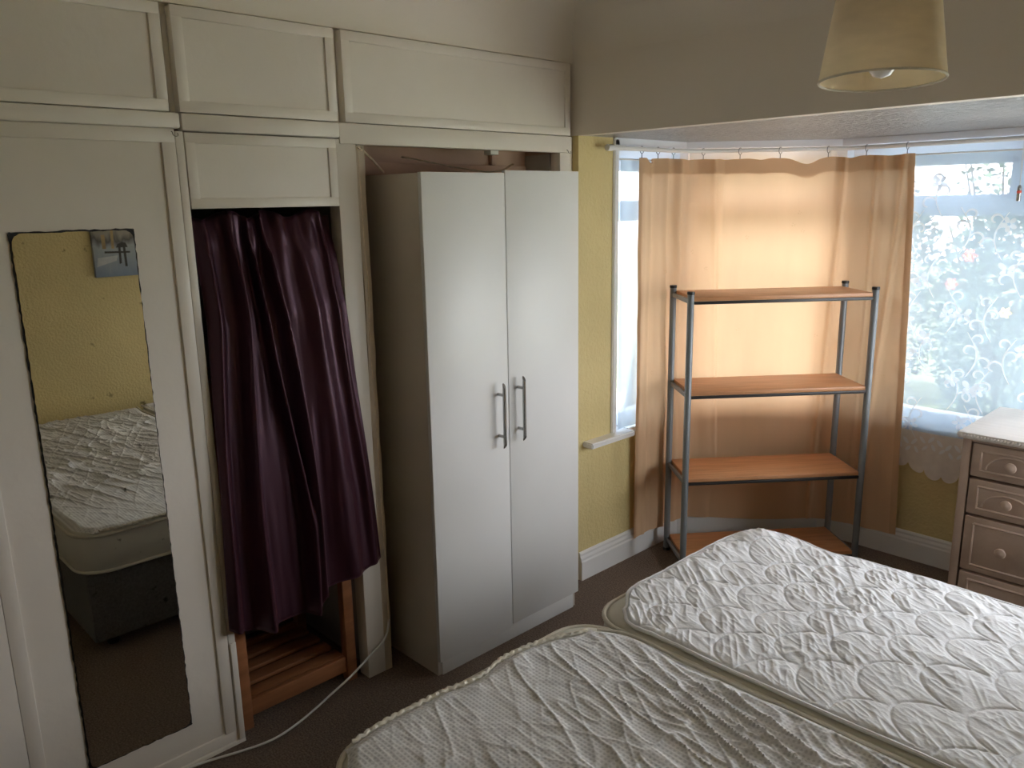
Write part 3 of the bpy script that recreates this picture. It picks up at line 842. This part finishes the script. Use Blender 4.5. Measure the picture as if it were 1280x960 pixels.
# ------------------------------------------------------------------ beds
BX0, BX1 = .83, 2.73
beds = [(.735, 1.600, 'near'), (1.620, 2.500, 'far')]
ZM0, ZM1 = .325, .485
def rrect(x0, x1, y0, y1, r, n=8):
    P = []
    for cx, cy, a0 in ((x1 - r, y1 - r, 0), (x0 + r, y1 - r, 90), (x0 + r, y0 + r, 180), (x1 - r, y0 + r, 270)):
        for k in range(n + 1):
            a = R(a0 + 90 * k / n); P.append((cx + r * math.cos(a), cy + r * math.sin(a)))
    return P
for y0, y1, w in beds:
    near = w == 'near'
    b = root('divan_base', ((BX0 + BX1) / 2, (y0 + y1) / 2, 0), 'grey fabric divan base of the bed nearest the mirror' if near else 'grey fabric divan base of the bed beside the bay', 'bed base', 'divan bed bases')
    bx('upholstered_box', 'divan_grey', b, BX0 + .02, BX1 - .01, y0 + .015, y1 - .015, .05, ZM0 - .002, bev=.015)
    for x in (BX0 + .10, BX1 - .10):
        for y in (y0 + .1, y1 - .1):
            MB().lathe([(0, 0), (.022, 0), (.025, .01), (.02, .05), (0, .05)], (x, y, 0), n=12).build('foot', 'black_plastic', b)
    mt = root('mattress', ((BX0 + BX1) / 2, (y0 + y1) / 2, ZM0), 'cream sided mattress on the bed nearest the mirror' if near else 'cream sided mattress on the bed beside the bay', 'mattress', 'single mattresses')
    P = rrect(BX0, BX1, y0, y1, .075)
    cx, cy = (BX0 + BX1) / 2, (y0 + y1) / 2
    secs = []
    for ins, z in ((.012, ZM0), (.002, ZM0 + .01), (-.004, (ZM0 + ZM1) / 2), (.002, ZM1 - .012), (.012, ZM1)):
        Q = rrect(BX0 + ins, BX1 - ins, y0 + ins, y1 - ins, .115); secs.append([(x, y, z) for x, y in Q])
    MB().loft(secs).build('body', 'mattress_side', mt, ang=60)
    for z in (ZM0 + .010, ZM1 - .008):
        MB().tube([(x, y, z) for x, y in rrect(BX0 - .001, BX1 + .001, y0 - .001, y1 + .001, .115)], .0068, 8, closed=True).build('piping', 'piping', mt)

# near bed: thin dotted pad, pulled into creases
def near_pad():
    y0, y1, _ = beds[0]
    nx_, ny_ = 560, 270
    a = np.linspace(0, 1, nx_)[:, None]; b = np.linspace(0, 1, ny_)[None, :]
    x0 = BX0 + .010 + .02 * vnoise(b * 6 + 0 * a, b * 0 + 3.3) * 1.0 + .045 * np.exp(-((b - .97) / .16) ** 2)
    X = x0 + (BX1 - .02 - x0) * a
    yl = y0 + .012 + .008 * vnoise(a * 9, a * 0 + 1.7); yh = y1 - .004 + .008 * vnoise(a * 12, a * 0 + 8.1) - .05 * np.exp(-(a / .035) ** 2)
    yl = yl + .045 * np.exp(-(a / .03) ** 2)
    Y = yl + (yh - yl) * b
    # creases: ridged noise stretched along diagonals
    def ridged(ang, sc, st, ox, p):
        u = X * math.cos(ang) + Y * math.sin(ang); v = -X * math.sin(ang) + Y * math.cos(ang)
        wob = .35 * vnoise(u * 3.1, v * 3.1, ox + 40, 7)
        return (1 - np.abs(vnoise(u * sc / st + wob, v * sc + wob, ox, ox * .7))) ** p
    den = np.clip(.22 + .85 * np.clip((X - .98) / .4, 0, 1) + .6 * vnoise(X * 2.3, Y * 2.8, 12, 4), .10, .95)
    H = .0105 * ridged(R(-20), 21, 6.0, 3, 7) * den + .0034 * ridged(R(22), 19, 5, 17, 8) * den + .0056 * ridged(R(-36), 27, 4.5, 29, 7) * den * .8
    H += .0060 * ridged(R(-10), 40, 5, 61, 5) * den + .004 * vnoise(X * 5, Y * 5, 2, 2) + .0012 * vnoise(X * 30, Y * 30)
    ed = np.minimum(np.minimum(a, (1 - a)) * 1.9, np.minimum(b, 1 - b) * .87)
    Z = ZM1 + .010 + H * np.clip(ed / .03, .25, 1) - .012 * np.clip(1 - ed / .03, 0, 1) ** 2
    Z = np.maximum(Z, ZM1 + .0015)
    c = root('mattress_pad', (1.78, 1.17, ZM1), 'creased cream dotted pad lying on the nearest bed', 'mattress pad')
    np_grid('pad', X, Y, Z, 'dotted_pad', c)
    # gathered edge tape along the foot
    pts = [(float(X[0, j]) - .004 + .002 * math.sin(j * .7), float(Y[0, j]), max(float(Z[0, j]), ZM1 + .002) + .006 + .0015 * math.sin(j * .9)) for j in range(8, ny_ - 4, 2)]
    MB().tube(pts, .0055, 7).build('edge_tape', 'piping', c)
    pts = [(float(X[i, -1]), float(Y[i, -1]) + .002, max(float(Z[i, -1]), ZM1) + .0065) for i in range(6, nx_, 5)]
    MB().tube(pts, .0045, 7).build('edge_tape', 'piping', c)
near_pad()
# far bed: quilted protector with scalloped stitching and a lifted foot corner
def far_quilt():
    y0, y1, _ = beds[1]
    nx_, ny_ = 660, 330
    a = np.linspace(0, 1, nx_)[:, None]; b = np.linspace(0, 1, ny_)[None, :]
    x0 = BX0 + .012 + .018 * vnoise(b * 5 + 0 * a, b * 0 + 5.5) + .07 * np.exp(-(b / .10) ** 2) + .035 * np.exp(-((b - 1) / .09) ** 2)
    X = x0 + (BX1 - .01 - x0) * a
    yl = y0 + .020 + .05 * np.exp(-(a / .02) ** 2) + .006 * vnoise(a * 11, a * 0 + 4.2)
    yh = y1 - .005 - .022 * np.exp(-((a - .15) / .04) ** 2) - .055 * np.exp(-(a / .04) ** 2) + .004 * vnoise(a * 13, a * 0 + 9.2)
    Y = yl + (yh - yl) * b
    # scale pattern
    wx = X + .018 * vnoise(X * 5, Y * 5, 30, 2); wy = Y + .018 * vnoise(X * 5, Y * 5, 3, 60)
    px, wdt = .115, .185
    rad = .5 * wdt * 1.06
    best = np.full(X.shape, -1.0); row = np.floor((wx - .5) / px).astype(int)
    dist = np.full(X.shape, .05); dout = np.full(X.shape, .05); done = np.zeros(X.shape, bool)
    for k in range(2, -3, -1):
        i = row + k
        cx = .5 + i * px; off = np.where(i % 2 == 0, 0, wdt / 2)
        j = np.round((wy - off) / wdt); cy = j * wdt + off
        # towards the head each scale laps over the next: wide tongues pointing to the foot
        r_ = np.hypot((wx - cx) * .78, wy - cy)
        ins = (r_ < rad) & ~done
        dist = np.where(ins, rad - r_, dist)
        dout = np.where(~done & ~ins, np.minimum(dout, r_ - rad), dout); done |= ins
    dist = np.minimum(dist, dout)
    line = np.exp(-(dist / .0024) ** 2)
    puff = np.clip(dist / .028, 0, 1) ** .6
    def ridged(ang, sc, st, ox, p):
        u = X * math.cos(ang) + Y * math.sin(ang); v = -X * math.sin(ang) + Y * math.cos(ang)
        wob = .9 * vnoise(u * 4.1, v * 4.1, ox + 40, 7)
        return (1 - np.abs(vnoise(u * sc / st + wob, v * sc + wob, ox, ox * .7))) ** p
    fade = np.clip(1.15 - .45 * (X - .9) , .5, 1.1)
    H = .0022 * puff * (1 + .3 * vnoise(X * 7, Y * 7, 1, 5)) - .0026 * line
    H += (.0062 * ridged(R(-42), 50, 5.0, 5, 2.2) * (.6 + .5 * vnoise(X * 6, Y * 6, 9, 3)) + .0044 * ridged(R(-58), 58, 4.8, 23, 2.6) * (.6 + .6 * vnoise(X * 5, Y * 5, 19, 13)) + .0026 * ridged(R(-24), 70, 4.2, 77, 2.6)) * (.55 + .45 * puff) * fade
    H += .004 * vnoise(X * 4, Y * 4, 44, 4)
    # lifted corner at the foot by the shelves
    cz = .026 * np.exp(-(((X - .95) / .08) ** 2 + ((Y - 2.40) / .09) ** 2)) + .012 * np.exp(-(((X - .9) / .08) ** 2 + ((Y - 2.1) / .2) ** 2))
    ed = np.minimum(np.minimum(a, 1 - a) * 1.9, np.minimum(b, 1 - b) * .87)
    Z = ZM1 + .014 + H * np.clip(ed / .02, .3, 1) + cz - .013 * np.clip(1 - ed / .018, 0, 1) ** 2
    Z = np.maximum(Z, ZM1 + .0015)
    c = root('quilted_protector', (1.78, 2.06, ZM1), 'white quilted mattress protector crumpled over the far bed', 'mattress protector')
    np_grid('quilt', X, Y, Z, 'quilt_white', c)
    ring = [(X[i, 0], Y[i, 0] - .001, Z[i, 0]) for i in range(nx_ - 1, -1, -5)] + [(X[0, j], Y[0, j], Z[0, j]) for j in range(2, ny_ - 2, 4)] + [(X[i, -1], Y[i, -1], Z[i, -1]) for i in range(0, nx_, 5)]
    MB().tube([(float(p[0]), float(p[1]), max(float(p[2]), ZM1) + .0065) for p in ring], .0055, 7).build('bound_edge', 'quilt_white', c)
far_quilt()

# ------------------------------------------------------------------ pendant lamp
LX, LY, LZ = 1.485, 1.78, 1.882
pl = root('pendant_lamp', (LX, LY, LZ), 'cream drum-shaped lampshade hanging from the ceiling', 'pendant lamp')
rb, rtp, hh = .1225, .0985, .162
pr = []
mb = MB(); mb.lathe([(rb, 0), (rtp, hh), (rtp - .002, hh), (rb - .002, 0), (rb, 0)], (LX, LY, LZ), n=64); mb.build('lamp_shade', 'shade_cloth', pl, ang=50)
for r_, z in ((rb, 0), (rtp, hh)):
    MB().tube([(LX + (r_ - .001) * math.cos(t), LY + (r_ - .001) * math.sin(t), LZ + z) for t in np.linspace(0, 2 * math.pi, 65)[:-1]], .0026, 6, closed=True).build('shade_ring', 'piping', pl)
mb = MB()
for k in range(3):
    t = k * 2.094 + .4; mb.tube([(LX + .02 * math.cos(t), LY + .02 * math.sin(t), LZ + .150), (LX + (rtp - .002) * math.cos(t), LY + (rtp - .002) * math.sin(t), LZ + hh - .003)], .0018, 6)
mb.build('shade_carrier', 'white_plastic', pl)
MB().lathe([(.0, .185), (.006, .185), (.018, .175), (.02, .15), (.02, .11), (.016, .105), (0, .105)], (LX, LY, LZ), n=20).build('lamp_holder', 'white_plastic', pl)
MB().lathe([(.013, .106), (.016, .09), (.028, .065), (.031, .045), (.028, .025), (.017, .010), (0, .005)], (LX, LY, LZ), n=24).build('bulb', 'bulb_glass', pl, ang=80)
MB().tube([(LX, LY, LZ + .183), (LX, LY, ZC - .02)], .003, 8).build('cord', 'white_plastic', pl)
MB().lathe([(0, -.032), (.012, -.030), (.04, -.012), (.042, 0), (0, 0)], (LX, LY, ZC), n=28).build('ceiling_rose', 'white_plastic', pl)

kx = Vector((-.922, -.386, 0)); tilt = Matrix.Translation((0, 0, .17)) @ Matrix.Rotation(R(3), 4, kx) @ Matrix.Translation((0, 0, -.17))
for o in pl.children:
    if o.name.split('.')[0] in ('lamp_shade', 'shade_ring', 'shade_carrier'): o.data.transform(tilt)
# ------------------------------------------------------------------ picture on the opposite wall (seen in the mirror)
pc = root('canvas_picture', (XRM - .02, 1.70, 1.265), 'unframed blue-grey street painting on the yellow wall, seen in the mirror', 'picture')
bx('canvas', 'painting', pc, XRM - .03, XRM - .001, 1.495, 1.955, 1.265, 1.665, bev=.002)
def fig(pts, col, dx):
    mb = MB(); a = [mb.bm.verts.new((XRM - .0305 - dx, 1.495 + y, 1.265 + z)) for y, z in pts]; b_ = [mb.bm.verts.new((XRM - .0295, 1.495 + y, 1.265 + z)) for y, z in pts]
    n = len(pts); mb.bm.faces.new(a); mb.bm.faces.new(b_)
    for i in range(n): mb.bm.faces.new((a[i], a[(i + 1) % n], b_[(i + 1) % n], b_[i]))
    mb.build('paint_stroke', col, pc, smooth=False)
M('paint_dark', (.06, .055, .05), .5, .3, 20); M('paint_warm', (.46, .33, .16), .5, .3, 14); M('paint_pale', (.52, .55, .56), .5, .2, 14)
fig([(.125, .165), (.19, .165), (.18, .19), (.16, .195), (.135, .185)], 'paint_dark', .001)
fig([(.135, .07), (.147, .075), (.150, .165), (.137, .165)], 'paint_dark', .001)
fig([(.165, .055), (.178, .055), (.176, .165), (.163, .165)], 'paint_dark', .001)
fig([(.06, .135), (.20, .132), (.20, .142), (.06, .146)], 'paint_dark', .0008)
fig([(.10, .16), (.115, .16), (.12, .32), (.105, .32)], 'paint_warm', .0006)
fig([(.05, .16), (.07, .16), (.07, .24), (.05, .24)], 'paint_warm', .0006)
fig([(.01, .06), (.12, .09), (.13, .12), (.02, .11)], 'paint_pale', .0006)

# ------------------------------------------------------------------ garden
M('bounce_paving', (.60, .59, .58), .8, .15, 4, .3, 30)  # for the pale ground added outside to throw light up into the bay
struct(bx('bounce_patio', 'bounce_paving', None, -3, 6, YB + .25, 7.2, -.35, -.34, bev=0), 'pale strip added outside the bay to bounce light indoors')
struct(bx('ground', 'grass', None, -14, 16, YB + .1, 26, -.45, -.35, bev=0), 'garden lawn outside the bay')
def shrub(x, y, h, w, n, mat, lab, seed):
    rng = random.Random(seed)
    s = root('garden_shrub', (x, y, -.35), lab, 'shrub', 'shrubs outside the window')
    mb = MB()
    for k in range(5):
        a = rng.random() * 6.28; e = Vector((x + w * .45 * math.cos(a), y + w * .3 * math.sin(a), -.35 + h * rng.uniform(.55, .9)))
        mb.tube([(x, y, -.36), (x + (e.x - x) * .4, y + (e.y - y) * .4, -.35 + h * .35), e], [.03, .02, .006], 6)
    mb.build('stem', 'bark', s)
    V, F = [], []
    for k in range(n):
        a = rng.random() * 6.28; t = rng.random(); rr = w * .5 * math.sqrt(rng.uniform(.25, 1)) * (math.sin(math.pi * min(1, .12 + .86 * t)) ** .6)
        c = Vector((x + rr * math.cos(a), y + rr * math.sin(a) * .8, -.30 + h * t))
        d = Vector((rng.uniform(-1, 1), rng.uniform(-1, 1), rng.uniform(-.6, .8))).normalized()
        e = d.cross(Vector((rng.uniform(-1, 1), rng.uniform(-1, 1), 1))).normalized()
        L_ = rng.uniform(.05, .11); W_ = L_ * .30
        i = len(V); V += [c, c + d * L_ * .5 + e * W_ + Vector((0, 0, .01)), c + d * L_, c + d * L_ * .5 - e * W_ + Vector((0, 0, .01))]
        F += [(i, i + 1, i + 2), (i, i + 2, i + 3)]
    me = bpy.data.meshes.new('foliage'); me.from_pydata([tuple(v) for v in V], [], F)
    f = link_mesh('foliage', me, mat, s, False); f['kind'] = 'stuff'
    return s
for k, (x, y, h, w, n, mt, lab) in enumerate((
        (.35, 7.6, 1.95, 1.45, 5200, 'leaf_green', 'large dark green garden shrub seen through the net'),
        (-1.15, 8.2, 2.2, 1.4, 4200, 'leaf_green', 'tall dark shrub behind the orange curtain'),
        (1.85, 7.7, 2.0, 1.45, 4800, 'leaf_green', 'dark shrub right of the others beyond the net'),
        (-.3, 9.6, 2.9, 1.3, 1500, 'leaf_pale', 'tall thin pale shrub rising above the transom'))):
    shrub(x, y, h, w, n, mt, lab, 50 + k)
def bloom(x, y, z, r, mat, lab):
    s = root('flower', (x, y, z), lab, 'flower', 'garden flowers beyond the net')
    for k in range(6):
        a = k * 1.047; c, s_ = math.cos(a), math.sin(a)
        secs = []
        mb = MB()
        pts = [(0, 0, 0), (r * .6, r * .28, -.01), (r, 0, .015), (r * .6, -r * .28, -.01)]
        mb.bm.faces.new([mb.bm.verts.new((x + p[0] * c - p[1] * s_, y - .35 * r + p[2], z + p[0] * s_ + p[1] * c)) for p in pts])
        mb.build('petal', mat, s, smooth=False, solid=.003)
    MB().tube([(x, y + .02, -.34), (x + .03, y, z * .5), (x, y - .3 * r + .008, z)], .006, 6).build('stem', 'leaf_green', s)
    MB().lathe([(0, -.012), (r * .2, -.006), (r * .22, .004), (0, .01)], (x, y - .35 * r, z), axis='y', n=10).build('flower_centre', 'petal_yellow', s)
bloom(.22, 6.62, 1.20, .055, 'petal_red', 'red flower high up behind the net')
bloom(.10, 6.66, .98, .05, 'petal_red', 'red flower just below the highest one')
bloom(.62, 6.64, 1.42, .06, 'petal_yellow', 'yellow flower near the transom')
bloom(.50, 6.60, .80, .045, 'petal_yellow', 'small yellow flower low behind the net')
